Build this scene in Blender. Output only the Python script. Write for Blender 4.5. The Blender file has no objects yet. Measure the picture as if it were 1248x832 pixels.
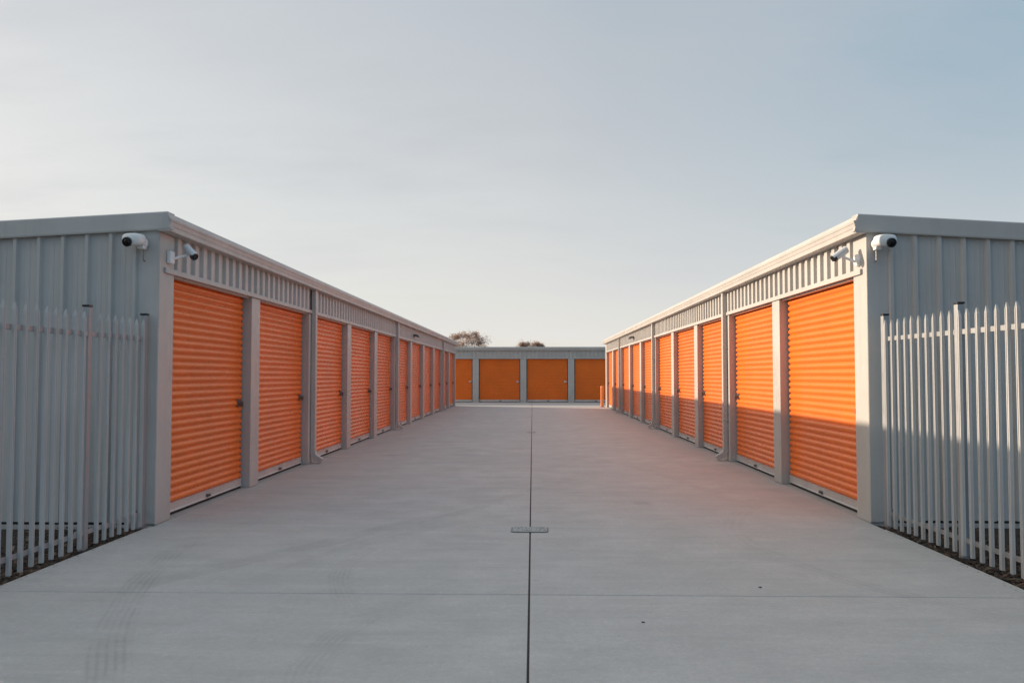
import bpy, bmesh, math, random
from mathutils import Vector, Matrix, noise as mnoise

random.seed(7)
R = math.radians
scn = bpy.context.scene
C = scn.collection

# ------------------------------------------------------------------ materials
def new_mat(name):
    m = bpy.data.materials.new(name); m.use_nodes = True
    nt = m.node_tree
    b = nt.nodes['Principled BSDF']
    return m, nt, b

def nd(nt, typ, **kw):
    n = nt.nodes.new(typ)
    for k, v in kw.items():
        if k == 'inp':
            for a, c in v.items(): n.inputs[a].default_value = c
        else: setattr(n, k, v)
    return n

def noise(nt, vec, scale, detail=4, rough=.55, stretch=None):
    n = nd(nt, 'ShaderNodeTexNoise', inp={'Scale': scale, 'Detail': detail, 'Roughness': rough})
    if stretch:
        mp = nd(nt, 'ShaderNodeMapping'); mp.inputs['Scale'].default_value = stretch
        nt.links.new(vec, mp.inputs['Vector']); vec = mp.outputs['Vector']
    nt.links.new(vec, n.inputs['Vector'])
    return n.outputs['Fac']

def rng(nt, val, a, b, c, d, clamp=True):
    n = nd(nt, 'ShaderNodeMapRange', clamp=clamp)
    for i, v in enumerate((a, b, c, d)): n.inputs[i + 1].default_value = v
    nt.links.new(val, n.inputs[0]); return n.outputs[0]

def math_(nt, op, a, b=None):
    n = nd(nt, 'ShaderNodeMath', operation=op)
    for i, v in enumerate((a, b)):
        if v is None: continue
        if isinstance(v, (int, float)): n.inputs[i].default_value = v
        else: nt.links.new(v, n.inputs[i])
    return n.outputs[0]

def mix(nt, fac, a, b, mode='MIX'):
    n = nd(nt, 'ShaderNodeMix', data_type='RGBA', blend_type=mode)
    for i, v in ((0, fac), (6, a), (7, b)):
        if isinstance(v, (int, float)): n.inputs[i].default_value = v
        elif isinstance(v, tuple): n.inputs[i].default_value = (*v, 1)
        else: nt.links.new(v, n.inputs[i])
    return n.outputs[2]

def coords(nt):
    g = nd(nt, 'ShaderNodeNewGeometry')
    return g.outputs['Position'], g

def bump(nt, b, h, strength, dist=.01):
    n = nd(nt, 'ShaderNodeBump', inp={'Strength': strength, 'Distance': dist})
    nt.links.new(h, n.inputs['Height']); nt.links.new(n.outputs[0], b.inputs['Normal'])

def paint(name, col, rough=.45, var=.07, metal=0., dirt=.12, wave=.15, fine=.0, coat=0., tone=.08):
    """factory painted sheet steel: slight tone drift, dust runs, oil-canning"""
    m, nt, b = new_mat(name)
    p, g = coords(nt)
    n1 = noise(nt, p, 1.3, 3)
    n2 = noise(nt, p, 9, 6, .65)
    run = noise(nt, p, 7, 4, .6, (1, 1, .07))       # vertical weather runs
    c = mix(nt, rng(nt, n1, .3, .7, 0, 1), tuple(x * (1 - var) for x in col), tuple(min(1, x * (1 + var)) for x in col))
    c = mix(nt, math_(nt, 'MULTIPLY', rng(nt, run, .52, .75, 0, 1), dirt), c, (.22, .19, .16))
    c = mix(nt, math_(nt, 'MULTIPLY', rng(nt, n2, .55, .8, 0, 1), dirt * .7), c, (.25, .22, .19))
    if fine:
        n3 = noise(nt, p, 180, 2, .7)
        c = mix(nt, math_(nt, 'MULTIPLY', rng(nt, n3, .35, .7, 0, 1), fine), c, tuple(x * .55 for x in col))
    oi = nd(nt, 'ShaderNodeObjectInfo')
    c = mix(nt, math_(nt, 'MULTIPLY', oi.outputs['Random'], tone), c, tuple(x * .5 for x in col))
    nt.links.new(c, b.inputs['Base Color'])
    nt.links.new(rng(nt, n2, .3, .7, rough - .06, rough + .1), b.inputs['Roughness'])
    b.inputs['Metallic'].default_value = metal
    b.inputs['Coat Weight'].default_value = coat
    if wave: bump(nt, b, noise(nt, p, 2.2, 2), wave * 1.6, .03)
    return m

def plain(name, col, rough=.5, metal=0.):
    m, nt, b = new_mat(name)
    p, g = coords(nt)
    n = noise(nt, p, 40, 3)
    c = mix(nt, rng(nt, n, .3, .7, 0, 1), tuple(x * .88 for x in col), tuple(min(1, x * 1.1) for x in col))
    nt.links.new(c, b.inputs['Base Color'])
    b.inputs['Roughness'].default_value = rough; b.inputs['Metallic'].default_value = metal
    return m

M = {}
M['frame'] = paint('pale_grey_paint', (.455, .437, .41), .42)
M['wall'] = paint('wall_grey_paint', (.44, .427, .41), .45, dirt=.16)
M['orange'] = paint('orange_paint', (.82, .176, .017), .29, var=.06, dirt=.08, wave=0, tone=.16)
M['orange'].node_tree.nodes['Principled BSDF'].inputs['Specular IOR Level'].default_value = .3
M['rail'] = paint('aluminium_rail', (.58, .56, .54), .38, metal=.35, dirt=.2, wave=0)
M['galv'] = paint('galvanised_steel', (.31, .32, .33), .45, metal=.35, dirt=.18, fine=.22, wave=0)
M['picket'] = paint('picket_grey_paint', (.43, .43, .425), .45, dirt=.28, fine=.2, tone=.22, wave=0)
M['white'] = paint('white_plastic', (.78, .78, .77), .35, var=.03, dirt=.08, wave=0)
M['greyp'] = paint('grey_plastic', (.60, .61, .63), .35, var=.03, dirt=.1, wave=0)
M['black'] = plain('black_plastic', (.018, .018, .02), .35)
M['dark'] = plain('dark_gap', (.02, .019, .018), .8)
M['steel'] = plain('dark_steel', (.16, .155, .15), .38, .7)
M['bright'] = plain('bright_steel', (.6, .6, .6), .3, .8)
M['bollard'] = paint('bollard_paint', (.82, .22, .05), .4, wave=0)
M['pebble'] = plain('pebble_stone', (.10, .09, .08), .9)
def glass_lens():
    m, nt, b = new_mat('lens_glass')
    b.inputs['Base Color'].default_value = (.008, .008, .01, 1); b.inputs['Roughness'].default_value = .06
    return m
M['lens'] = glass_lens()

def concrete(name, base=(.520, .498, .478), marks=True):
    m, nt, b = new_mat(name)
    p, g = coords(nt)
    big = noise(nt, p, .35, 4, .6)
    med = noise(nt, p, 1.7, 6, .65)
    trowel = noise(nt, p, 2.3, 6, .62, (.35, 2.6, 1))
    sweep = noise(nt, p, 1.1, 5, .7, (.5, 1.7, 1))
    fine = noise(nt, p, 60, 5, .7)
    grit = noise(nt, p, 420, 2, .6)
    c = mix(nt, rng(nt, big, .3, .7, 0, 1), tuple(x * .9 for x in base), tuple(x * 1.1 for x in base))
    c = mix(nt, rng(nt, med, .32, .68, 0, .95), c, (base[0] * .83, base[1] * .83, base[2] * .82))
    c = mix(nt, math_(nt, 'MULTIPLY', rng(nt, trowel, .53, .70, 0, 1), .36), c, tuple(x * .66 for x in base))
    c = mix(nt, math_(nt, 'MULTIPLY', rng(nt, trowel, .46, .3, 0, 1), .30), c, tuple(x * 1.22 for x in base))
    c = mix(nt, math_(nt, 'MULTIPLY', rng(nt, sweep, .55, .72, 0, 1), .42), c, tuple(x * .6 for x in base))
    c = mix(nt, rng(nt, fine, .35, .68, 0, .55), c, tuple(x * .68 for x in base))
    pore = noise(nt, p, 21, 5, .75)
    c = mix(nt, rng(nt, pore, .5, .68, 0, .38), c, tuple(x * .66 for x in base))
    c = mix(nt, rng(nt, pore, .44, .3, 0, .30), c, tuple(min(1, x * 1.3) for x in base))
    c = mix(nt, rng(nt, grit, .60, .72, 0, .55), c, tuple(x * .55 for x in base))
    # every poured bay cured to its own tone
    c = mix(nt, math_(nt, 'MULTIPLY', g.outputs['Random Per Island'], .16), c, tuple(x * .62 for x in base))
    if marks:
        def arc(cx, cy, r, w, y0, y1, x0, x1, amt, ribs):
            s = nd(nt, 'ShaderNodeSeparateXYZ'); nt.links.new(p, s.inputs[0])
            wob = math_(nt, 'MULTIPLY', math_(nt, 'SUBTRACT', noise(nt, p, .9, 2), .5), .12)
            dx = math_(nt, 'SUBTRACT', s.outputs[0], cx); dy = math_(nt, 'SUBTRACT', s.outputs[1], cy)
            rr = math_(nt, 'SQRT', math_(nt, 'ADD', math_(nt, 'MULTIPLY', dx, dx), math_(nt, 'MULTIPLY', dy, dy)))
            t = math_(nt, 'ADD', math_(nt, 'SUBTRACT', rr, r), wob)
            band = rng(nt, math_(nt, 'ABSOLUTE', t), w * .35, w * .5, 1, 0)
            grv = rng(nt, math_(nt, 'SINE', math_(nt, 'MULTIPLY', t, ribs * 6.283 / w)), -.3, .8, .35, 1)
            fy = math_(nt, 'MULTIPLY', rng(nt, s.outputs[1], y0, y0 + 1.0, 0, 1), rng(nt, s.outputs[1], y1 - 1.6, y1, 1, 0))
            fx = math_(nt, 'MULTIPLY', rng(nt, s.outputs[0], x0, x0 + .4, 0, 1), rng(nt, s.outputs[0], x1 - .8, x1, 1, 0))
            pat = rng(nt, noise(nt, p, 2.2, 5, .7), .38, .62, .1, 1)
            f = math_(nt, 'MULTIPLY', math_(nt, 'MULTIPLY', band, grv), math_(nt, 'MULTIPLY', math_(nt, 'MULTIPLY', fy, fx), pat))
            return math_(nt, 'MULTIPLY', f, amt)
        dk = tuple(x * .45 for x in base)
        # tyre tracks of cars swinging in and out of the gateway
        c = mix(nt, arc(6.25, 8.87, 9.58, .27, 2.5, 9.0, -4.2, 1, .40, 6), c, dk)
        c = mix(nt, arc(-74.4, 51.1, 84.24, .30, 5.6, 10.5, -4, 0, .42, 6), c, dk)
        c = mix(nt, arc(1.61, 4.77, 2.83, .25, 3.0, 7.2, -2, .4, .24, 6), c, dk)
        c = mix(nt, arc(76.4, -23.29, 84.06, .26, 6.2, 14.5, -4, 2, .34, 6), c, dk)
        c = mix(nt, arc(1.43, 7.18, 3.0, .22, 5.4, 10.6, -2, .3, .32, 6), c, dk)
        c = mix(nt, arc(5.67, 8.35, 3.6, .24, 4.6, 11.5, 1, 3.6, .26, 3), c, dk)
        c = mix(nt, arc(-14, 9.5, 16.6, .22, 10, 30, 0, 3.6, .24, 3), c, dk)
        # old drips and splashes where cars stop, rust-brown wash marks below the downpipes
        vo = nd(nt, 'ShaderNodeTexVoronoi', inp={'Scale': .55, 'Randomness': 1.}); nt.links.new(p, vo.inputs['Vector'])
        sp = math_(nt, 'ADD', vo.outputs['Distance'], math_(nt, 'MULTIPLY', math_(nt, 'SUBTRACT', noise(nt, p, 9, 4, .7), .5), .12))
        c = mix(nt, math_(nt, 'MULTIPLY', rng(nt, sp, .10, .045, 0, 1), .30), c, dk)
        v2 = nd(nt, 'ShaderNodeTexVoronoi', inp={'Scale': 2.1, 'Randomness': 1.}); nt.links.new(p, v2.inputs['Vector'])
        c = mix(nt, math_(nt, 'MULTIPLY', rng(nt, v2.outputs['Distance'], .035, .02, 0, 1), .35), c, dk)
    nt.links.new(c, b.inputs['Base Color'])
    nt.links.new(rng(nt, med, .3, .7, .62, .8), b.inputs['Roughness'])
    b.inputs['Specular IOR Level'].default_value = .35
    h = math_(nt, 'ADD', math_(nt, 'MULTIPLY', fine, .7), math_(nt, 'ADD', math_(nt, 'MULTIPLY', grit, .35), math_(nt, 'MULTIPLY', trowel, .8)))
    bump(nt, b, h, .35, .006)
    return m
M['concrete'] = concrete('driveway_concrete')
M['slab'] = concrete('slab_concrete', (.45, .425, .405), marks=False)
def aggregate():
    m, nt, b = new_mat('exposed_aggregate')
    g = nd(nt, 'ShaderNodeNewGeometry')
    c = mix(nt, g.outputs['Random Per Island'], (.14, .135, .13), (.56, .55, .53))
    nt.links.new(c, b.inputs['Base Color']); b.inputs['Roughness'].default_value = .8
    return m
M['aggregate'] = aggregate()
M['joint'] = plain('joint_sealant', (.035, .034, .034), .8)

def soil():
    m, nt, b = new_mat('dark_soil')
    p, g = coords(nt)
    a = noise(nt, p, 14, 8, .7); d = noise(nt, p, 90, 4, .7)
    c = mix(nt, rng(nt, a, .3, .7, 0, 1), (.022, .018, .014), (.07, .056, .043))
    c = mix(nt, rng(nt, d, .58, .75, 0, .7), c, (.13, .105, .08))
    nt.links.new(c, b.inputs['Base Color']); b.inputs['Roughness'].default_value = .95
    bump(nt, b, math_(nt, 'ADD', a, d), .9, .03)
    return m
M['soil'] = soil()

def chips():
    m, nt, b = new_mat('mulch_chips')
    g = nd(nt, 'ShaderNodeNewGeometry')
    r = nd(nt, 'ShaderNodeValToRGB')
    e = r.color_ramp.elements
    e[0].color = (.02, .016, .013, 1); e[1].color = (.20, .16, .12, 1)
    for q, cc in ((.35, (.05, .038, .028, 1)), (.65, (.085, .062, .045, 1)), (.9, (.12, .06, .035, 1))):
        x = e.new(q); x.color = cc
    nt.links.new(g.outputs['Random Per Island'], r.inputs[0]); nt.links.new(r.outputs[0], b.inputs['Base Color'])
    b.inputs['Roughness'].default_value = .9
    return m
M['chips'] = chips()

def leaf():
    m, nt, b = new_mat('gum_leaves')
    g = nd(nt, 'ShaderNodeNewGeometry')
    c = mix(nt, g.outputs['Random Per Island'], (.30, .21, .17), (.48, .35, .29))
    nt.links.new(c, b.inputs['Base Color']); b.inputs['Roughness'].default_value = .6
    tr = nd(nt, 'ShaderNodeBsdfTranslucent'); nt.links.new(c, tr.inputs[0])
    ms = nd(nt, 'ShaderNodeMixShader', inp={0: .6}); nt.links.new(b.outputs[0], ms.inputs[1]); nt.links.new(tr.outputs[0], ms.inputs[2])
    nt.links.new(ms.outputs[0], nt.nodes['Material Output'].inputs[0])
    return m
M['leaf'] = leaf()
M['bark'] = plain('gum_bark', (.36, .29, .24), .85)

# ------------------------------------------------------------------ mesh helpers
def obj(name, bm, mat, parent=None, smooth=False, recalc=True):
    """ONE mesh object; its origin sits at the base centre of the shape (verts come in world coordinates)"""
    if recalc: bmesh.ops.recalc_face_normals(bm, faces=bm.faces[:])
    vs = [v.co for v in bm.verts]
    lo = Vector((min(v.x for v in vs), min(v.y for v in vs), min(v.z for v in vs)))
    hi = Vector((max(v.x for v in vs), max(v.y for v in vs), max(v.z for v in vs)))
    o0 = Vector(((lo.x + hi.x) / 2, (lo.y + hi.y) / 2, lo.z))
    bmesh.ops.translate(bm, verts=bm.verts[:], vec=-o0)
    me = bpy.data.meshes.new(name); bm.to_mesh(me); bm.free()
    for mm in (mat if isinstance(mat, (list, tuple)) else [mat]): me.materials.append(mm)
    if smooth:
        for p in me.polygons: p.use_smooth = True
    o = bpy.data.objects.new(name, me); C.objects.link(o)
    o['world_origin'] = o0[:]
    if parent is not None:
        o.parent = parent
        o.location = o0 - Vector(parent['world_origin'][:])
    else: o.location = o0
    return o

def thing(name, label, cat, loc, group=None):
    o = bpy.data.objects.new(name, None); C.objects.link(o)
    o.empty_display_size = .2
    o.location = loc; o['world_origin'] = tuple(float(x) for x in loc)
    o['label'] = label; o['category'] = cat
    if group: o['group'] = group
    return o

def tag(o, label, cat, group=None):
    o['label'] = label; o['category'] = cat
    if group: o['group'] = group
    return o

def box(bm, x0, x1, y0, y1, z0, z1, bev=0., seg=1, T=None):
    r = bmesh.ops.create_cube(bm, size=1)
    vs = r['verts']
    for v in vs:
        v.co = Vector(((x0 + x1) / 2 + v.co.x * (x1 - x0), (y0 + y1) / 2 + v.co.y * (y1 - y0), (z0 + z1) / 2 + v.co.z * (z1 - z0)))
    if bev:
        es = list({e for v in vs for e in v.link_edges})
        r2 = bmesh.ops.bevel(bm, geom=es, offset=bev, segments=seg, affect='EDGES', profile=.5)
        vs = list({v for f in r2['faces'] for v in f.verts} | {v for v in vs if v.is_valid})
    if T:
        for v in vs: v.co = T(*v.co)
    return vs

def cyl(bm, p0, p1, r0, r1=None, n=20, caps=True):
    p0 = Vector(p0); p1 = Vector(p1); r1 = r0 if r1 is None else r1
    d = (p1 - p0); L = d.length
    q = d.to_track_quat('Z', 'Y').to_matrix().to_4x4()
    bmesh.ops.create_cone(bm, cap_ends=caps, segments=n, radius1=r0, radius2=r1, depth=L, matrix=Matrix.Translation((p0 + p1) / 2) @ q)

def lathe(bm, base, axis, prof, n=28):
    """rings (t along axis, radius) turned about an axis"""
    base = Vector(base); a = Vector(axis).normalized()
    q = a.to_track_quat('Z', 'Y').to_matrix()
    rings = []
    for t, r in prof:
        rings.append([bm.verts.new(base + q @ Vector((r * math.cos(2 * math.pi * k / n), r * math.sin(2 * math.pi * k / n), t))) for k in range(n)])
    for a_, b_ in zip(rings, rings[1:]):
        for k in range(n):
            bm.faces.new((a_[k], a_[(k + 1) % n], b_[(k + 1) % n], b_[k]))
    bm.faces.new(rings[0][::-1]); bm.faces.new(rings[-1])

def prism(bm, pts, u0, u1, T):
    """closed outline (o,z) swept along u"""
    a = [bm.verts.new(T(u0, o, z)) for o, z in pts]
    b = [bm.verts.new(T(u1, o, z)) for o, z in pts]
    n = len(pts)
    for i in range(n): bm.faces.new((a[i], a[(i + 1) % n], b[(i + 1) % n], b[i]))
    bm.faces.new(a[::-1]); bm.faces.new(b)

def ribbed(bm, u0, u1, z0, ztop, T, o=0., period=.262, rib=.034, web=.016, depth=.036, start=.06):
    """trapezoidal wall sheet, ribs upright, 2 mm of steel folded at the edges"""
    pts = [(u0, 0.)]
    u = u0 + start
    while u + rib + 2 * web < u1:
        pts += [(u, 0), (u + web, depth), (u + web + rib, depth), (u + 2 * web + rib, 0)]
        # two faint stiffening swages in every pan
        v = u + 2 * web + rib; gap = period - rib - 2 * web
        for s in (.36, .66):
            w = v + gap * s
            if w + .02 < u1: pts += [(w, 0), (w + .006, .0035), (w + .012, .0035), (w + .018, 0)]
        u += period
    pts.append((u1, 0.))
    lo = [bm.verts.new(T(a, o + d, z0)) for a, d in pts]
    hi = [bm.verts.new(T(a, o + d, ztop(a))) for a, d in pts]
    lo2 = [bm.verts.new(T(a, o + d - .012, z0)) for a, d in pts]
    hi2 = [bm.verts.new(T(a, o + d - .012, ztop(a))) for a, d in pts]
    for i in range(len(pts) - 1):
        bm.faces.new((lo[i], lo[i + 1], hi[i + 1], hi[i]))
        bm.faces.new((lo2[i], hi2[i], hi2[i + 1], lo2[i + 1]))
        bm.faces.new((lo[i], lo2[i], lo2[i + 1], lo[i + 1]))
        bm.faces.new((hi[i], hi[i + 1], hi2[i + 1], hi2[i]))

# ------------------------------------------------------------------ storage buildings
PW = .37                      # pillar width
DOOR_O = -.128                # door plane behind pillar face
def curtain(bm, u0, u1, z0, z1, o, T, pitch=.0865, amp=.0145, n=14):
    k = int(round((z1 - z0) / pitch)) * n
    rows = []
    cols = 5
    sag = random.uniform(-.004, .004)
    for i in range(k + 1):
        t = i / k; z = z0 + (z1 - z0) * t
        d = amp * (2 * abs(math.sin(math.pi * i / n)) ** .75 - 1)      # rounded slats with narrow rolled grooves
        rows.append([bm.verts.new(T(u0 + (u1 - u0) * c / (cols - 1), o + d + sag * math.sin(math.pi * c / (cols - 1)) * math.sin(math.pi * t), z)) for c in range(cols)])
    back = [[bm.verts.new(T(u0 + (u1 - u0) * c / (cols - 1), o - .03, z)) for c in range(cols)] for z in (z0, z1)]
    for a, b in zip(rows, rows[1:]):
        for c in range(cols - 1): bm.faces.new((a[c], a[c + 1], b[c + 1], b[c]))
    for c in range(cols - 1):
        bm.faces.new((back[0][c], rows[0][c], rows[0][c + 1], back[0][c + 1]))
        bm.faces.new((back[1][c], back[1][c + 1], rows[-1][c + 1], rows[-1][c]))

def door(parent, u0, u1, ztop, T, latch_u, latch_mat='steel'):
    zb = .035
    bm = bmesh.new()
    curtain(bm, u0 + .035, u1 - .035, zb + .10, ztop + .06, DOOR_O, T)
    d = obj('roller_door', bm, M['orange'], parent, smooth=True)
    bm = bmesh.new()                                     # bottom rail with a folded lip and a rubber seal below
    prism(bm, [(DOOR_O - .03, zb), (DOOR_O + .022, zb), (DOOR_O + .022, zb + .012), (DOOR_O + .016, zb + .02), (DOOR_O + .016, zb + .088), (DOOR_O + .022, zb + .094), (DOOR_O + .022, zb + .105), (DOOR_O - .03, zb + .105)], u0 + .03, u1 - .03, T)
    rl = obj('bottom_rail', bm, M['rail'], d)
    bm = bmesh.new()
    box(bm, u0 + .03, u1 - .03, DOOR_O - .028, DOOR_O + .004, .002, zb - .001, T=T)
    obj('rubber_seal', bm, M['dark'], d)
    um = (u0 + u1) / 2 + .05
    bm = bmesh.new()                                     # pull grip on the rail
    box(bm, um - .05, um + .05, DOOR_O + .018, DOOR_O + .035, zb + .022, zb + .062, .006, 2, T)
    box(bm, um - .02, um + .02, DOOR_O + .03, DOOR_O + .055, zb + .028, zb + .05, .005, 2, T)
    obj('grip', bm, M['steel'], d)
    for a, b in ((u0 + .001, u0 + .03), (u1 - .03, u1 - .001)):   # dark side guides the curtain runs in
        bm = bmesh.new()
        box(bm, a, b, DOOR_O - .05, DOOR_O - .012, .003, ztop + .05, T=T)
        obj('guide', bm, M['dark'], d)
    zl = 1.21
    s = 1 if latch_u > (u0 + u1) / 2 else -1
    bm = bmesh.new()                                     # latch: back plate, hasp barrel and sliding bolt
    box(bm, latch_u - .055, latch_u + .055, DOOR_O + .008, DOOR_O + .020, zl - .05, zl + .05, .004, 1, T)
    box(bm, latch_u - .05 * s, latch_u + .115 * s, DOOR_O + .020, DOOR_O + .045, zl - .014, zl + .014, .004, 1, T) if s > 0 else box(bm, latch_u - .115, latch_u + .05, DOOR_O + .020, DOOR_O + .045, zl - .014, zl + .014, .004, 1, T)
    cyl(bm, T(latch_u, DOOR_O + .015, zl - .004), T(latch_u, DOOR_O + .062, zl - .004), .034, .030, 18)
    box(bm, latch_u - .016, latch_u + .016, DOOR_O + .055, DOOR_O + .085, zl - .055, zl + .02, .006, 2, T)
    lt = obj('latch', bm, M[latch_mat], d)
    return d

def downpipe(parent, u, T, ztop):
    bm = bmesh.new()
    w, d0, d1 = .055, .006, .088
    box(bm, u - w, u + w, d0, d1, .16, ztop, .008, 2, T)
    o = obj('downpipe', bm, M['frame'], parent)
    bm = bmesh.new()                                     # kicked-out shoe
    n = 5; rings = []
    path = [(.047, .24, 0), (.050, .185, 15), (.085, .125, 45), (.205, .048, 52)]
    for (po, pz, ang) in path:
        a = R(ang); h = .045
        rings.append([bm.verts.new(T(u + su * (w + .004), po + sd * h * math.cos(a), pz + sd * h * math.sin(a))) for su, sd in ((-1, -1), (1, -1), (1, 1), (-1, 1))])
    for a_, b_ in zip(rings, rings[1:]):
        for k in range(4): bm.faces.new((a_[k], a_[(k + 1) % 4], b_[(k + 1) % 4], b_[k]))
    bm.faces.new(rings[0]); bm.faces.new(rings[-1][::-1])
    obj('shoe', bm, M['frame'], o)
    for z in (.75, 2.1):
        bm = bmesh.new(); box(bm, u - w - .006, u + w + .006, d0 - .004, d1 + .003, z, z + .03, .002, 1, T)
        obj('bracket', bm, M['frame'], o)

def building(name, label, T, starts, end, group, base, door_top=2.73, hd=2.72, roof_z=3.34, slope=.052, depth=8., pipes=(), latches=None, ends=(True, True), latch_mat='steel'):
    """T(u, o, z): u along the front, o outwards from the pillar faces"""
    b = thing(name, label, 'building', base, group)
    u0, u1 = starts[0], end
    n = len(starts) - 1
    soff = roof_z - .19
    zr = lambda o: roof_z + o * slope                    # roof plane (o is negative inside)
    # concrete slab
    bm = bmesh.new(); box(bm, u0 + .004, u1 - .004, -depth, -.002, -.25, .0, .006, 1, T); obj('slab', bm, M['slab'], b)
    # pillars
    for i, s in enumerate(starts):
        e = s + PW if i < n else u1
        bm = bmesh.new()
        corner = i in (0, n)
        box(bm, s, e, -.30, 0, .001, soff if corner else hd - .002, .006, 2, T)
        obj('pillar', bm, M['frame'], b)
    # doors
    for i in range(n):
        a, c = starts[i] + PW, starts[i + 1]
        far = not latches or latches[i] > 0
        door(b, a, c, door_top, T, c - .17 if far else a + .13, latch_mat)
    # header sheets between downpipes, trim under them
    cuts = [u0 + PW] + [starts[p] + PW / 2 for p in pipes] + [starts[-1]]
    for a, c in zip(cuts, cuts[1:]):
        bm = bmesh.new()
        ribbed(bm, a + .003, c - .003, hd + .055, lambda u: soff + .05, T, o=-.022, start=.03, rib=.098, web=.018, depth=.038, period=.25)
        obj('header_cladding', bm, M['frame'], b)
        bm = bmesh.new()
        l = a - .26 if a == cuts[0] else a + .002
        r_ = c + .2 if c == cuts[-1] else c - .002
        prism(bm, [(.003, hd), (.026, hd), (.026, hd + .045), (.021, hd + .058), (.003, hd + .060)], l, r_, T)
        obj('header_trim', bm, M['frame'], b)
    bm = bmesh.new()                                     # box beam above the doors, behind the sheets
    box(bm, u0 + PW + .002, starts[-1] - .002, -.10, -.036, hd - .02, soff, 0, 1, T); box(bm, u0 + PW + .002, starts[-1] - .002, -.3, -.18, door_top + .1, soff, 0, 1, T)
    obj('lintel', bm, M['frame'], b)
    # rear wall
    bm = bmesh.new(); ribbed(bm, u0, u1, .02, lambda u: zr(-depth) - .05, lambda u, o, z: T(u, -depth - o, z)); obj('rear_wall', bm, M['wall'], b)
    # end walls with ribbed sheets and a plain corner flashing
    for side, on in zip((u0, u1), ends):
        if not on: continue
        sg = -1 if side == u0 else 1
        E_ = lambda v, q, z: T(side + sg * q, -v, z)
        bm = bmesh.new()
        ribbed(bm, .21, depth, .03, lambda v: zr(-v) - .15, E_, o=.004, start=.02)
        obj('end_wall', bm, M['wall'], b)
        bm = bmesh.new()
        box(bm, .301, depth - .02, -.12, -.012, .0, zr(-depth) - .1, 0, 1, E_)
        obj('wall_core', bm, M['dark'], b)
        bm = bmesh.new()                                 # corner flashing wraps the pillar side
        box(bm, .002, .235, .002, .012, .012, soff + .02, .003, 1, E_)
        obj('corner_flashing', bm, M['wall'], b)
        bm = bmesh.new()                                 # barge capping along the roof slope
        pts = [(.0, -.17), (.062, -.17), (.066, -.155), (.066, .010), (.055, .022), (-.12, .022), (-.12, .010), (.0, .008)]
        vs = []
        for v in (0, depth + .05):                     # the lane end is cut to the gutter's slant
            vs.append([bm.verts.new(E_(v if v else -.146 + .10 * (z + .17) / .19 * .45, q, zr(-v) + z)) for q, z in pts])
        k = len(pts)
        for i in range(k): bm.faces.new((vs[0][i], vs[0][(i + 1) % k], vs[1][(i + 1) % k], vs[1][i]))
        bm.faces.new(vs[0][::-1]); bm.faces.new(vs[1])
        obj('barge_capping', bm, M['wall'], b)
    # roof sheet
    bm = bmesh.new()
    pr = []
    u = u0 + .02
    while u < u1 - .1:
        pr += [(u, 0), (u + .02, .025), (u + .06, .025), (u + .08, 0)]; u += .3
    pr = [(u0 - .02, 0)] + [(min(a, u1 - .02), z) for a, z in pr] + [(u1 + .02, 0)]
    f = [bm.verts.new(T(a, .06, zr(.06) + z - .03)) for a, z in pr]
    g = [bm.verts.new(T(a, -depth - .05, zr(-depth - .05) + z - .03)) for a, z in pr]
    for i in range(len(pr) - 1): bm.faces.new((f[i], f[i + 1], g[i + 1], g[i]))
    obj('roof', bm, M['wall'], b)
    # gutter: folded profile with two beads, capping above
    bm = bmesh.new()
    prism(bm, [(.004, soff), (.120, soff), (.127, soff + .005), (.131, soff + .050), (.128, soff + .053), (.128, soff + .057), (.134, soff + .060), (.142, soff + .100), (.139, soff + .103), (.139, soff + .107), (.146, soff + .110), (.150, soff + .134), (.144, soff + .138), (.128, soff + .139), (.104, soff + .197), (.004, soff + .200)], u0 - .058, u1 + .058, T)
    gt = obj('gutter', bm, M['frame'], b)
    for p in pipes: downpipe(b, starts[p] + PW / 2, T, soff + .01)
    return b

L_ST = [8.95, 11.95, 15.05, 18.22, 21.37, 24.5, 27.7, 30.9, 34.1, 37.3, 40.45, 43.7]
R_ST = [9.27, 12.53, 15.73, 18.75, 21.9, 25.1, 28.45, 31.7, 34.95, 38.3, 41.7]
XL, XR, YF = -4.03, 3.66, 50.
G = 'storage unit buildings around the lane'
building('storage_building', 'long grey storage building with orange roller doors along the left of the lane', lambda u, o, z: Vector((XL + o, u, z)), L_ST, 43.95, G, (XL, 8.95, 0), pipes=(2, 5, 9))
building('storage_building', 'long grey storage building with sunlit orange roller doors along the right of the lane', lambda u, o, z: Vector((XR - o, u, z)), R_ST, 42.25, G, (XR, 9.27, 0), slope=.06, pipes=(2, 5, 8), latches=[-1] + [1] * 9)
F_ST = [-.73 - 2.84 * k for k in (5, 4, 3, 2, 1)] + [-.73, 2.11, 4.95, 7.79, 10.63, 13.47]
F_ST = [x - .0 for x in F_ST]
building('storage_building', 'shaded grey storage building with orange roller doors across the far end of the lane', lambda u, o, z: Vector((u, YF - o, z)), F_ST, 13.47 + PW, G, (0, YF, 0), door_top=2.59, hd=2.58, roof_z=3.27, slope=.03, pipes=(), latch_mat='bright')

# ------------------------------------------------------------------ ground and driveway
bm = bmesh.new()
gs = 900
nx = [-gs, -60, -12, -4.3, 4, 12, 60, gs]; ny = [-gs, -60, -10, 10, 60, 200, gs]
gv = [[bm.verts.new((x, y, -.05)) for x in nx] for y in ny]
for j in range(len(ny) - 1):
    for i in range(len(nx) - 1): bm.faces.new((gv[j][i], gv[j][i + 1], gv[j + 1][i + 1], gv[j + 1][i]))
g = obj('ground', bm, M['soil']); g['kind'] = 'structure'

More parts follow.
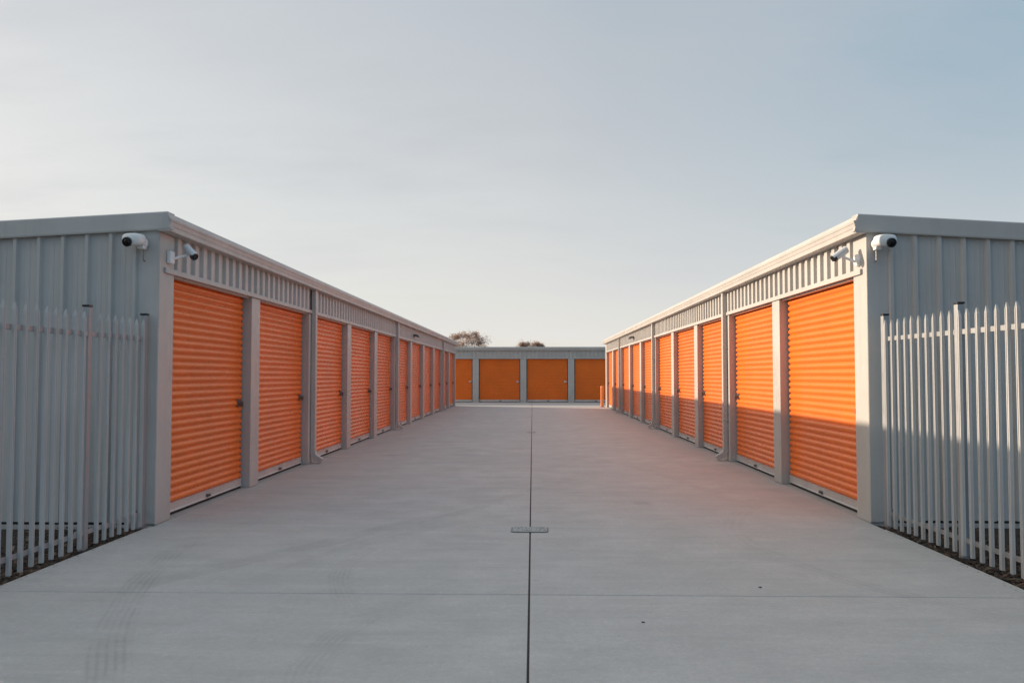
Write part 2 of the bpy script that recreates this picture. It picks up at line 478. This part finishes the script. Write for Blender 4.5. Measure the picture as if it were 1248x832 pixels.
bm = bmesh.new()
ys = [-12, -9, -6, -2.9, .1, 3.15, 6.21, 8.89, 12.04, 15.1, 18.2, 21.3, 24.4, 27.5, 30.6, 33.7, 36.8, 39.9, 42.9, 46.4, 49.985]
def panel(x0, x1, y0, y1):
    vs = box(bm, x0, x1, y0, y1, -.14, 0., .0035, 1)
for y0, y1 in zip(ys, ys[1:]):
    g0 = .008 if y0 < 8 else .0075 if y0 < 20 else .006; g1 = .008 if y1 < 8 else .0075 if y1 < 20 else .006
    xl = -4.06 if y1 < 8.9 else -4.022; xr = 3.67 if y1 < 8.9 else 3.652
    panel(xl, -.033, y0 + g0, y1 - g1)
    panel(-.019, xr, y0 + g0, y1 - g1)
for x0, x1, ya in ((-16, -10, 44.05), (-10, -4.027, 44.05), (3.657, 9.5, 42.35), (9.5, 16, 42.35)):
    for y0, y1 in ((ya, 46.4), (46.4, 49.985)): panel(x0 + .003, x1 - .003, y0 + .002, y1 - .002)
drv = obj('driveway', bm, M['concrete']); drv['kind'] = 'structure'
bm = bmesh.new()
box(bm, -4.045, 3.655, -12, 49.98, -.13, -.012)
o = obj('driveway_joints', bm, M['joint']); o['kind'] = 'structure'

# mulch and litter in the strips under the fences
bm = bmesh.new()
def chip(x, y, s, L):
    a = random.random() * 6.28; ca, sa = math.cos(a), math.sin(a)
    t = random.uniform(-.5, .5); w = s * random.uniform(.3, .7); h = s * random.uniform(.12, .35)
    z = -.045 + random.random() * .02 + max(0, s * .3)
    vs = []
    for (i, j, k) in ((-1, -1, -1), (1, -1, -1), (1, 1, -1), (-1, 1, -1), (-1, -1, 1), (1, -1, 1), (1, 1, 1), (-1, 1, 1)):
        px = i * L * (1 + random.uniform(-.25, .25)) / 2; py = j * w * (1 + random.uniform(-.3, .3)) / 2
        vs.append(bm.verts.new((x + px * ca - py * sa, y + px * sa + py * ca, z + k * h / 2 + t * px)))
    for f in ((3, 2, 1, 0), (4, 5, 6, 7), (0, 1, 5, 4), (1, 2, 6, 5), (2, 3, 7, 6), (3, 0, 4, 7)): bm.faces.new([vs[q] for q in f])
for side in (-1, 1):
    x_in = 4.085 if side < 0 else 3.695
    for k in range(5200):
        y = random.uniform(3.6, 8.9 if side < 0 else 9.2); x = side * (x_in + abs(random.gauss(0, .45)))
        s = random.uniform(.012, .04)
        chip(x, y, s, s * random.uniform(1, 2.4))
    for k in range(260):
        y = random.uniform(3.6, 8.9); x = side * (x_in + .05 + random.random() * .5)
        chip(x, y, .006, random.uniform(.08, .22))
for k in range(520):                                      # grit and litter spilled along the driveway edges and door bases
    side = random.choice((-1, 1)); y = random.uniform(4, 9) if random.random() < .6 else 9 + abs(random.gauss(0, 9))
    if y > 40: continue
    x = side * ((4.04 if side < 0 else 3.645) - abs(random.gauss(0, .03 if y < 9 else .035)))
    s = random.uniform(.002, .007)
    n0 = len(bm.verts); chip(x, y, s, s * random.uniform(1, 2.2)); bm.verts.ensure_lookup_table()
    lz = min(v.co.z for v in bm.verts[n0:])
    for v in bm.verts[n0:]: v.co.z += .0005 - lz
o = obj('mulch', bm, M['chips']); o['kind'] = 'stuff'

# ------------------------------------------------------------------ palisade fences
def fence(label, p0, p1, n_out, post_t, post_long):
    """from the building corner p0 towards the camera p1; pickets on the lane side"""
    b = thing('palisade_fence', label, 'fence', (p0[0], p0[1], 0), 'palisade fences beside the driveway')
    p0 = Vector((*p0, 0)); p1 = Vector((*p1, 0)); d = (p1 - p0); Lf = d.length; d.normalize()
    nrm = Vector((n_out, 0, 0)); nrm = (nrm - d * nrm.dot(d)).normalized()         # towards the lane
    T = lambda u, o, z: p0 + d * u + nrm * o + Vector((0, 0, z))
    for k, u in enumerate(post_t):
        bm = bmesh.new(); box(bm, u - .0325, u + .0325, -.05, .015, -.05, 2.235, .005, 2, T)
        po = obj('post', bm, M['galv'], b)
        bm = bmesh.new(); box(bm, u - .036, u + .036, -.0535, .0185, 2.237, 2.258, .006, 2, T)
        obj('post_cap', bm, M['black'], po)
        for zr in (.15, 1.985):
            bm = bmesh.new(); box(bm, u - .05, u + .05, -.0575, -.0515, zr - .025, zr + .025, .002, 1, T)
            cyl(bm, T(u + .04, -.075, zr), T(u + .04, -.05, zr), .008, n=8)
            obj('bracket', bm, M['galv'], po)
    ends = [post_t[0]] + list(post_t[1:]) + [Lf]
    for zr in (.15, 1.985):
        for a, c in zip(ends, ends[1:]):
            bm = bmesh.new()                              # angle rail
            prism(bm, [(-.03, zr - .022), (.012, zr - .022), (.012, zr + .022), (.007, zr + .022), (.007, zr - .017), (-.03, zr - .017)], a + .036, c - .036, T)
            obj('rail', bm, M['galv'], b)
    u = .105
    while u < Lf - .03:
        if min(abs(u - q) for q in post_t) > .055:
            bm = bmesh.new()
            jz = random.uniform(-.006, .006); ju = random.uniform(-.003, .003); lean = random.uniform(-.004, .004)
            w = .0215; top = 2.13
            prof = [(-w, -.014), (-w * .93, -.012), (-w * .74, .008), (-w * .22, .009), (-w * .1, .004), (w * .1, .004), (w * .22, .009), (w * .74, .008), (w * .93, -.012), (w, -.014)]
            def ring(z, sc, off=0.):
                f_ = [bm.verts.new(T(u + ju + a * sc + lean * z, .028 + o_ * (.4 + .6 * sc), z + jz)) for a, o_ in prof]
                k_ = [bm.verts.new(T(u + ju + a * sc + lean * z, .028 + o_ * (.4 + .6 * sc) - .0035, z + jz)) for a, o_ in prof]
                return f_ + k_[::-1]
            rs = [ring(.02, 1), ring(top - .02, 1), ring(top, .95), ring(top + .055, .1)]
            for a_, b_ in zip(rs, rs[1:]):
                m_ = len(a_)
                for k in range(m_): bm.faces.new((a_[k], a_[(k + 1) % m_], b_[(k + 1) % m_], b_[k]))
            bm.faces.new(rs[0]); bm.faces.new(rs[-1][::-1])
            obj('picket', bm, M['picket'], b)
        u += .143
    return b
fence('grey palisade fence with pointed pickets in shade at the left edge of the driveway', (-4.125, 8.86), (-4.20, 4.4), 1, (.0, 1.12, 3.7), 0)
fence('grey palisade fence with sunlit picket tops at the right edge of the driveway', (3.765, 9.1), (3.93, 4.4), -1, (.0, 1.47, 4.1), 0)

# ------------------------------------------------------------------ security cameras
def body_mesh(bm, c, axis, L, w, h, n=20, pw=3.2):
    """rounded housing, superellipse rings along an axis"""
    a = Vector(axis).normalized(); side = a.cross(Vector((0, 0, 1))).normalized(); up = side.cross(a)
    c = Vector(c); prof = [(0, .55), (.03, .82), (.1, .97), (.25, 1), (.8, 1), (.94, .96), (1, .86)]
    rings = []
    for t, s in prof:
        rr = []
        for k in range(n):
            th = 2 * math.pi * k / n
            x = math.copysign(abs(math.cos(th)) ** (2 / pw), math.cos(th)); y = math.copysign(abs(math.sin(th)) ** (2 / pw), math.sin(th))
            rr.append(bm.verts.new(c + a * (t - .5) * L + side * x * w / 2 * s + up * y * h / 2 * s))
        rings.append(rr)
    for r1, r2 in zip(rings, rings[1:]):
        for k in range(n): bm.faces.new((r1[k], r1[(k + 1) % n], r2[(k + 1) % n], r2[k]))
    bm.faces.new(rings[0][::-1]); bm.faces.new(rings[-1])

GC = 'security cameras on the building corners'
def wall_cam(label, x, y, z, s):
    """fat white housing on the gable wall, lens to the viewer; s = side the lens lies on"""
    b = thing('security_camera', label, 'camera', (x, y, z), GC)
    bm = bmesh.new()                                                     # round junction base on the wall + neck
    lathe(bm, (x - s * .035, y + .005, z - .015), (0, -1, 0), [(0, .062), (.03, .062), (.042, .054), (.06, .034), (.085, .03)])
    box(bm, x - s * .05 - .034, x - s * .05 + .034, y - .085, y - .002, z - .088, z - .05, .008, 2)
    obj('mount', bm, M['white'], b)
    bm = bmesh.new()
    body_mesh(bm, (x, y - .12, z + .005), (s * .06, -1, -.10), .15, .205, .13, 28, 3.0)
    hs = obj('housing', bm, M['white'], b, smooth=True)
    bm = bmesh.new()
    ax = Vector((s * .12, -1, -.30)).normalized()
    c0 = Vector((x + s * .035, y - .165, z - .022))
    lathe(bm, c0, ax, [(0, .05), (.035, .052), (.045, .050), (.047, .042), (.038, .038)])
    ln = obj('lens', bm, M['black'], b, smooth=False)
    bm = bmesh.new(); lathe(bm, c0 + ax * .036, ax, [(0, .036), (.006, .034), (.011, .02), (.012, .004)])
    obj('lens_glass', bm, M['lens'], ln, smooth=True)
    bm = bmesh.new()                                                     # cable drop below the base
    cyl(bm, (x - s * .05, y - .012, z - .02), (x - s * .05, y - .012, z - .20), .006, n=8)
    cyl(bm, (x - s * .05, y - .012, z - .20), (x - s * .075, y - .012, z - .215), .006, n=8)
    obj('cable', bm, M['steel'], b)
    return b
wall_cam('white security camera facing out high on the left gable wall', -4.235, 8.905, 3.035, -1)
wall_cam('white security camera facing out high on the right gable wall', 3.80, 9.225, 3.045, 1)

def bullet_cam(label, bx, by, bz, sx, rnd, c, axis, L=.175):
    b = thing('security_camera', label, 'camera', (bx, by, bz), GC)
    bm = bmesh.new()
    if rnd: lathe(bm, (bx - sx * .002, by, bz), (sx, 0, -.05), [(0, .07), (.03, .07), (.04, .062), (.045, .03)])
    else: box(bm, min(bx, bx + sx * .05), max(bx, bx + sx * .05), by - .055, by + .055, bz - .07, bz + .07, .012, 2)
    obj('mount', bm, M['white'], b)
    c = Vector(c); a = Vector(axis).normalized()
    bm = bmesh.new()
    e = c - a * .03 + Vector((0, 0, -.045)); s0 = Vector((bx + sx * .03, by, bz - .02))
    cyl(bm, s0, e + Vector((0, 0, -.01)), .014, n=12); cyl(bm, e + Vector((0, 0, -.022)), c - a * .03, .016, n=12)
    bmesh.ops.create_icosphere(bm, subdivisions=2, radius=.024, matrix=Matrix.Translation(e))
    obj('arm', bm, M['white'], b)
    bm = bmesh.new(); body_mesh(bm, c, a, L, .080, .080, 20, 2.4)
    # sun visor over the housing
    h = obj('housing', bm, M['greyp'], b, smooth=True)
    bm = bmesh.new()
    up = a.cross(Vector((0, 0, 1))).cross(a).normalized(); sd = a.cross(up)
    n = 10; r0, r1 = .046, .049
    st = []
    for t in (-.45, .62):
        for r in (r0, r1):
            st.append([bm.verts.new(c + a * L * t + up * r * math.cos(q) + sd * r * math.sin(q)) for q in [R(-75 + 150 * k / n) for k in range(n + 1)]])
    for A, B in ((0, 2), (3, 1), (1, 0), (2, 3)):
        for k in range(n): bm.faces.new((st[A][k], st[A][k + 1], st[B][k + 1], st[B][k]))
    obj('visor', bm, M['greyp'], h)
    bm = bmesh.new()
    lathe(bm, c + a * L * .47, a, [(0, .043), (.03, .043), (.036, .040), (.030, .034)])
    ln = obj('lens', bm, M['black'], b)
    bm = bmesh.new(); lathe(bm, c + a * (L * .47 + .028), a, [(0, .033), (.004, .030), (.007, .014), (.0075, .003)])
    obj('lens_glass', bm, M['lens'], ln, smooth=True)
    return b
bullet_cam('white bullet camera on a bracket under the eave of the left corner pillar', XL, 9.17, 2.90, 1, False, (-3.865, 9.33, 2.99), (.62, -.30, -.55))
bullet_cam('white bullet camera on a round base under the eave of the right corner pillar', XR, 9.47, 2.885, -1, True, (3.475, 9.50, 2.965), (-.66, -.05, -.46))

# ------------------------------------------------------------------ eave lights
def eave_light(label, x, y, z, sx):
    b = thing('wall_light', label, 'light', (x, y, z), 'small lights under the eaves')
    bm = bmesh.new(); box(bm, min(x, x + sx * .03), max(x, x + sx * .03), y - .05, y + .05, z - .05, z + .05, .006, 2)
    obj('mount', bm, M['steel'], b)
    bm = bmesh.new()
    pts = [(.03, -.02), (.16, -.06), (.19, -.04), (.17, .02), (.06, .05), (.03, .04)]
    prism(bm, pts, y - .13, y + .13, lambda u, o, zz: Vector((x + sx * o, u, z + zz)))
    obj('lamp_head', bm, M['steel'], b)
    return b
eave_light('small dark wall light under the eave of the left building', XL + .02, 28.3, 2.93, 1)
eave_light('small dark wall light under the eave of the right building', XR - .02, 30.3, 2.95, -1)

# ------------------------------------------------------------------ bollard, drain covers, pebbles
b = thing('bollard', 'slim orange steel bollard at the far end of the right building', 'bollard', (3.50, 42.45, 0))
bm = bmesh.new(); lathe(bm, (3.50, 42.45, .004), (0, 0, 1), [(0, .078), (1.0, .078), (1.035, .07), (1.055, .045), (1.06, .01)], 24)
obj('tube', bm, M['bollard'], b, smooth=False)
bm = bmesh.new(); lathe(bm, (3.50, 42.45, .002), (0, 0, 1), [(0, .13), (.012, .13), (.016, .126)], 24)
obj('base_plate', bm, M['steel'], b)

def drain(label, x, y, w, d):
    b = thing('drain_cover', label, 'drain', (x, y, 0), 'drain covers on the centre seam')
    def rr(w_, d_, r, n=6):
        out = []
        for cx_, cy_, a0 in ((w_ - r, d_ - r, 0), (-w_ + r, d_ - r, 90), (-w_ + r, -d_ + r, 180), (w_ - r, -d_ + r, 270)):
            for k in range(n + 1):
                a = R(a0 + 90 * k / n); out.append((x + cx_ + r * math.cos(a), y + cy_ + r * math.sin(a)))
        return out
    def slab_(bm, o_, i_, z0, z1):
        lv = {}
        for nm, pts in (('o', o_), ('i', i_)):
            for z in (z0, z1): lv[nm, z] = [bm.verts.new((px, py, z)) for px, py in pts]
        n = len(o_)
        for k in range(n):
            q = (k + 1) % n
            bm.faces.new((lv['o', z0][k], lv['o', z0][q], lv['o', z1][q], lv['o', z1][k]))
            bm.faces.new((lv['i', z1][k], lv['i', z1][q], lv['i', z0][q], lv['i', z0][k]))
            bm.faces.new((lv['o', z1][k], lv['o', z1][q], lv['i', z1][q], lv['i', z1][k]))
            bm.faces.new((lv['o', z0][q], lv['o', z0][k], lv['i', z0][k], lv['i', z0][q]))
    bm = bmesh.new(); slab_(bm, rr(w / 2, d / 2, .06), rr(w / 2 - .009, d / 2 - .009, .052), .001, .0065); obj('frame', bm, M['steel'], b)
    bm = bmesh.new()
    ov = [bm.verts.new((px, py, .0015)) for px, py in rr(w / 2 - .010, d / 2 - .010, .051)]; bm.faces.new(ov)
    obj('pit', bm, M['joint'], b)
    bm = bmesh.new()                                                     # lid filled with exposed-aggregate concrete
    lid = rr(w / 2 - .014, d / 2 - .014, .049); z0, z1 = .002, .010
    lo_ = [bm.verts.new((px, py, z0)) for px, py in lid]; hi_ = [bm.verts.new((px, py, z1)) for px, py in lid]
    for k in range(len(lid)):
        q = (k + 1) % len(lid); bm.faces.new((lo_[k], lo_[q], hi_[q], hi_[k]))
    bm.faces.new(hi_); bm.faces.new(lo_[::-1])
    rd = random.Random(5)
    for k in range(900):                                                 # stones standing proud of the lid
        px = x + rd.uniform(-1, 1) * (w / 2 - .03); py = y + rd.uniform(-1, 1) * (d / 2 - .03); r_ = rd.uniform(.003, .009)
        bmesh.ops.create_icosphere(bm, subdivisions=1, radius=r_, matrix=Matrix.Translation((px, py, z1 - r_ * .2)) @ Matrix.Diagonal((1, rd.uniform(.7, 1.3), .7, 1)))
    obj('lid', bm, M['aggregate'], b)
    return b
drain('pale rectangular drain cover on the centre seam in the foreground', -.03, 8.775, .385, .31)
drain('small far drain cover on the centre seam halfway along the lane', -.03, 23.6, .26, .30)

def pebble(label, x, y, r):
    bm = bmesh.new(); bmesh.ops.create_icosphere(bm, subdivisions=2, radius=r)
    for v in bm.verts:
        v.co = Vector((v.co.x * 1.5 + x, v.co.y * .9 + y, v.co.z * .55 + r * .5)) + .35 * r * Vector(mnoise.noise_vector(v.co * 60 + Vector((x, y, 0))))
    tag(obj('pebble', bm, M['pebble'], smooth=True), label, 'pebble', 'pebbles lying on the driveway')
pebble('dark pebble on the driveway beyond the front cross joint, nearer the right fence', 1.715, 6.45, .0095)
pebble('dark pebble on the driveway before the front cross joint, nearer the centre seam', .715, 5.53, .0085)

# ------------------------------------------------------------------ trees beyond the far building
def tree(label, x, y, crown_z, rx, rz, seed, gaps):
    rnd = random.Random(seed)
    t = thing('gum_tree', label, 'tree', (x, y, -.05), 'trees beyond the far building')
    bm = bmesh.new()
    def limb(p, q, r0, r1, seg=5):
        p = Vector(p); q = Vector(q); prev = p
        for k in range(1, seg + 1):
            c = p.lerp(q, k / seg) + Vector((rnd.uniform(-1, 1), rnd.uniform(-1, 1), rnd.uniform(-.5, .5))) * .12 * (k < seg)
            cyl(bm, prev, c, r0 + (r1 - r0) * (k - 1) / seg, r0 + (r1 - r0) * k / seg, 8, True); prev = c
    fork = Vector((x + .2, y, crown_z - rz * 1.15))
    limb((x, y, -.1), fork, .26, .18)
    heads = []
    for k in range(30):
        a = rnd.uniform(0, 6.28); e = rnd.uniform(-.1, 1.0); rr = rnd.uniform(.7, 1.)
        heads.append(Vector((x + rx * rr * math.cos(a) * math.cos(e * 1.35), y + rx * rr * math.sin(a) * math.cos(e * 1.35), crown_z + rz * rr * math.sin(e * 1.35))))
    for h in heads:
        mid = fork.lerp(h, .5) + Vector((0, 0, .35)); limb(fork, mid, .08, .045, 3); limb(mid, h, .045, .015, 3)
    obj('trunk', bm, M['bark'], t)
    bm = bmesh.new()
    for h in heads:
        R_ = rnd.uniform(.42, .85) * rx / 3.
        for k in range(int(230 * gaps)):
            d = Vector((rnd.gauss(0, 1), rnd.gauss(0, 1), rnd.gauss(0, .65))) * R_ * .62
            c = h + d; s = rnd.uniform(.06, .15)
            u = Vector((rnd.gauss(0, 1), rnd.gauss(0, 1), rnd.gauss(0, 1))).normalized(); v = u.cross(Vector((rnd.gauss(0, 1), rnd.gauss(0, 1), rnd.gauss(0, 1)))).normalized()
            q = [bm.verts.new(c + u * s * a_ + v * s * .45 * b_) for a_, b_ in ((-1.3, 0), (0, -1), (1.3, 0), (0, 1))]
            bm.faces.new(q)
    obj('crown', bm, M['leaf'], t, recalc=False)
tree('wide open gum tree rising behind the far building near its left end', -11.6, 150, 6.2, 3.7, 3.0, 3, .8)
tree('low rounded gum tree just showing above the middle of the far roof', -.2, 160, 5.6, 2.9, 2.5, 8, 1.2)

# ------------------------------------------------------------------ sky and sun
SUN_AZ, SUN_EL = 64., 15.1       # degrees left of straight ahead, height
w = bpy.data.worlds.new('World'); scn.world = w; w.use_nodes = True
nt = w.node_tree; nt.nodes.clear()
out = nd(nt, 'ShaderNodeOutputWorld')
sky = nd(nt, 'ShaderNodeTexSky', sky_type='NISHITA', sun_disc=False, sun_elevation=R(SUN_EL), sun_rotation=R(-SUN_AZ), altitude=50, air_density=1., dust_density=1.5, ozone_density=1.)
bg1 = nd(nt, 'ShaderNodeBackground', inp={'Strength': .08}); nt.links.new(sky.outputs[0], bg1.inputs[0])
tc = nd(nt, 'ShaderNodeTexCoord')
sx = nd(nt, 'ShaderNodeSeparateXYZ'); nt.links.new(tc.outputs['Generated'], sx.inputs[0])
# thin high cloud: projected onto a flat layer so the streaks draw together towards the horizon
zz = math_(nt, 'ADD', math_(nt, 'MAXIMUM', sx.outputs[2], 0.), .16)
cv = nd(nt, 'ShaderNodeCombineXYZ')
nt.links.new(math_(nt, 'DIVIDE', sx.outputs[0], zz), cv.inputs[0]); nt.links.new(math_(nt, 'DIVIDE', sx.outputs[1], zz), cv.inputs[1])
c1 = noise(nt, cv.outputs[0], .62, 5, .5, (.8, 1.3, 1))
c2 = noise(nt, cv.outputs[0], 2.6, 6, .6, (.6, 1.4, 1))
cl = math_(nt, 'ADD', math_(nt, 'MULTIPLY', c1, .75), math_(nt, 'MULTIPLY', c2, .25))
cover = rng(nt, cl, .36, .62, .72, .97)
X_, Y_, Z_ = sx.outputs
veil = mix(nt, rng(nt, Z_, .0, .40, 0, 1), (.70, .675, .635), (.41, .45, .485))
left = rng(nt, X_, -.55, .1, 1, 0); right = rng(nt, X_, .0, .55, 0, 1)
veil = mix(nt, math_(nt, 'MULTIPLY', left, .7), veil, (.645, .64, .62))
veil = mix(nt, math_(nt, 'MULTIPLY', right, rng(nt, Z_, .06, .36, .15, .95)), veil, (.255, .375, .465))
veil = mix(nt, math_(nt, 'MULTIPLY', rng(nt, cl, .44, .62, 0, 1), rng(nt, Z_, .04, .22, .15, .62)), veil, (.365, .39, .425))
# unseen sky shaped as fill light: brighter overhead, dim blue behind, bright warm sunward
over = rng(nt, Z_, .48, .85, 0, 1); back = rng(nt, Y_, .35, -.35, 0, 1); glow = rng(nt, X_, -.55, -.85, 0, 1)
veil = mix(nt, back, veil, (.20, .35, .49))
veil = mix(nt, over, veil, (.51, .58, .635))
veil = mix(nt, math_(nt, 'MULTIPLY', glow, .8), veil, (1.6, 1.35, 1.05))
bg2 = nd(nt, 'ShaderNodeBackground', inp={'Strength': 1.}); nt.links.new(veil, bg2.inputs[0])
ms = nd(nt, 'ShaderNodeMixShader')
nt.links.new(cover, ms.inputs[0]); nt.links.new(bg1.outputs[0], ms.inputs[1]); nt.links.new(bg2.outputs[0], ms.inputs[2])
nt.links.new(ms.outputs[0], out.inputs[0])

sd = bpy.data.lights.new('sun', 'SUN'); sd.energy = 5.0; sd.angle = R(.6); sd.color = (1, .81, .62)
so = bpy.data.objects.new('sun', sd); C.objects.link(so)
dirn = Vector((-math.sin(R(SUN_AZ)) * math.cos(R(SUN_EL)), math.cos(R(SUN_AZ)) * math.cos(R(SUN_EL)), math.sin(R(SUN_EL))))
so.rotation_euler = dirn.to_track_quat('Z', 'Y').to_euler(); so.location = dirn * 60

# ------------------------------------------------------------------ camera
cd = bpy.data.cameras.new('camera'); co = bpy.data.objects.new('camera', cd); C.objects.link(co)
cd.sensor_width = 36; cd.lens = 36 * 1024 / 1248; cd.clip_end = 3000; cd.clip_start = .05
co.location = (0, 0, 1.6); co.rotation_euler = (math.pi / 2 + math.atan(41 / 1024), 0, math.atan(25 / 1024))
scn.camera = co

for o in scn.objects:
    if 'world_origin' in o: del o['world_origin']
scn.render.engine = 'CYCLES'
scn.cycles.max_bounces = 8; scn.cycles.diffuse_bounces = 5; scn.cycles.glossy_bounces = 3
scn.cycles.use_denoising = True; scn.cycles.denoising_input_passes = 'RGB_ALBEDO'
try: scn.cycles.denoiser = 'OPENIMAGEDENOISE'
except Exception: pass
vs = scn.view_settings
scn.display_settings.display_device = 'sRGB'
vs.view_transform = 'Standard'; vs.look = 'None'; vs.exposure = .4; vs.gamma = 1.; vs.use_curve_mapping = False
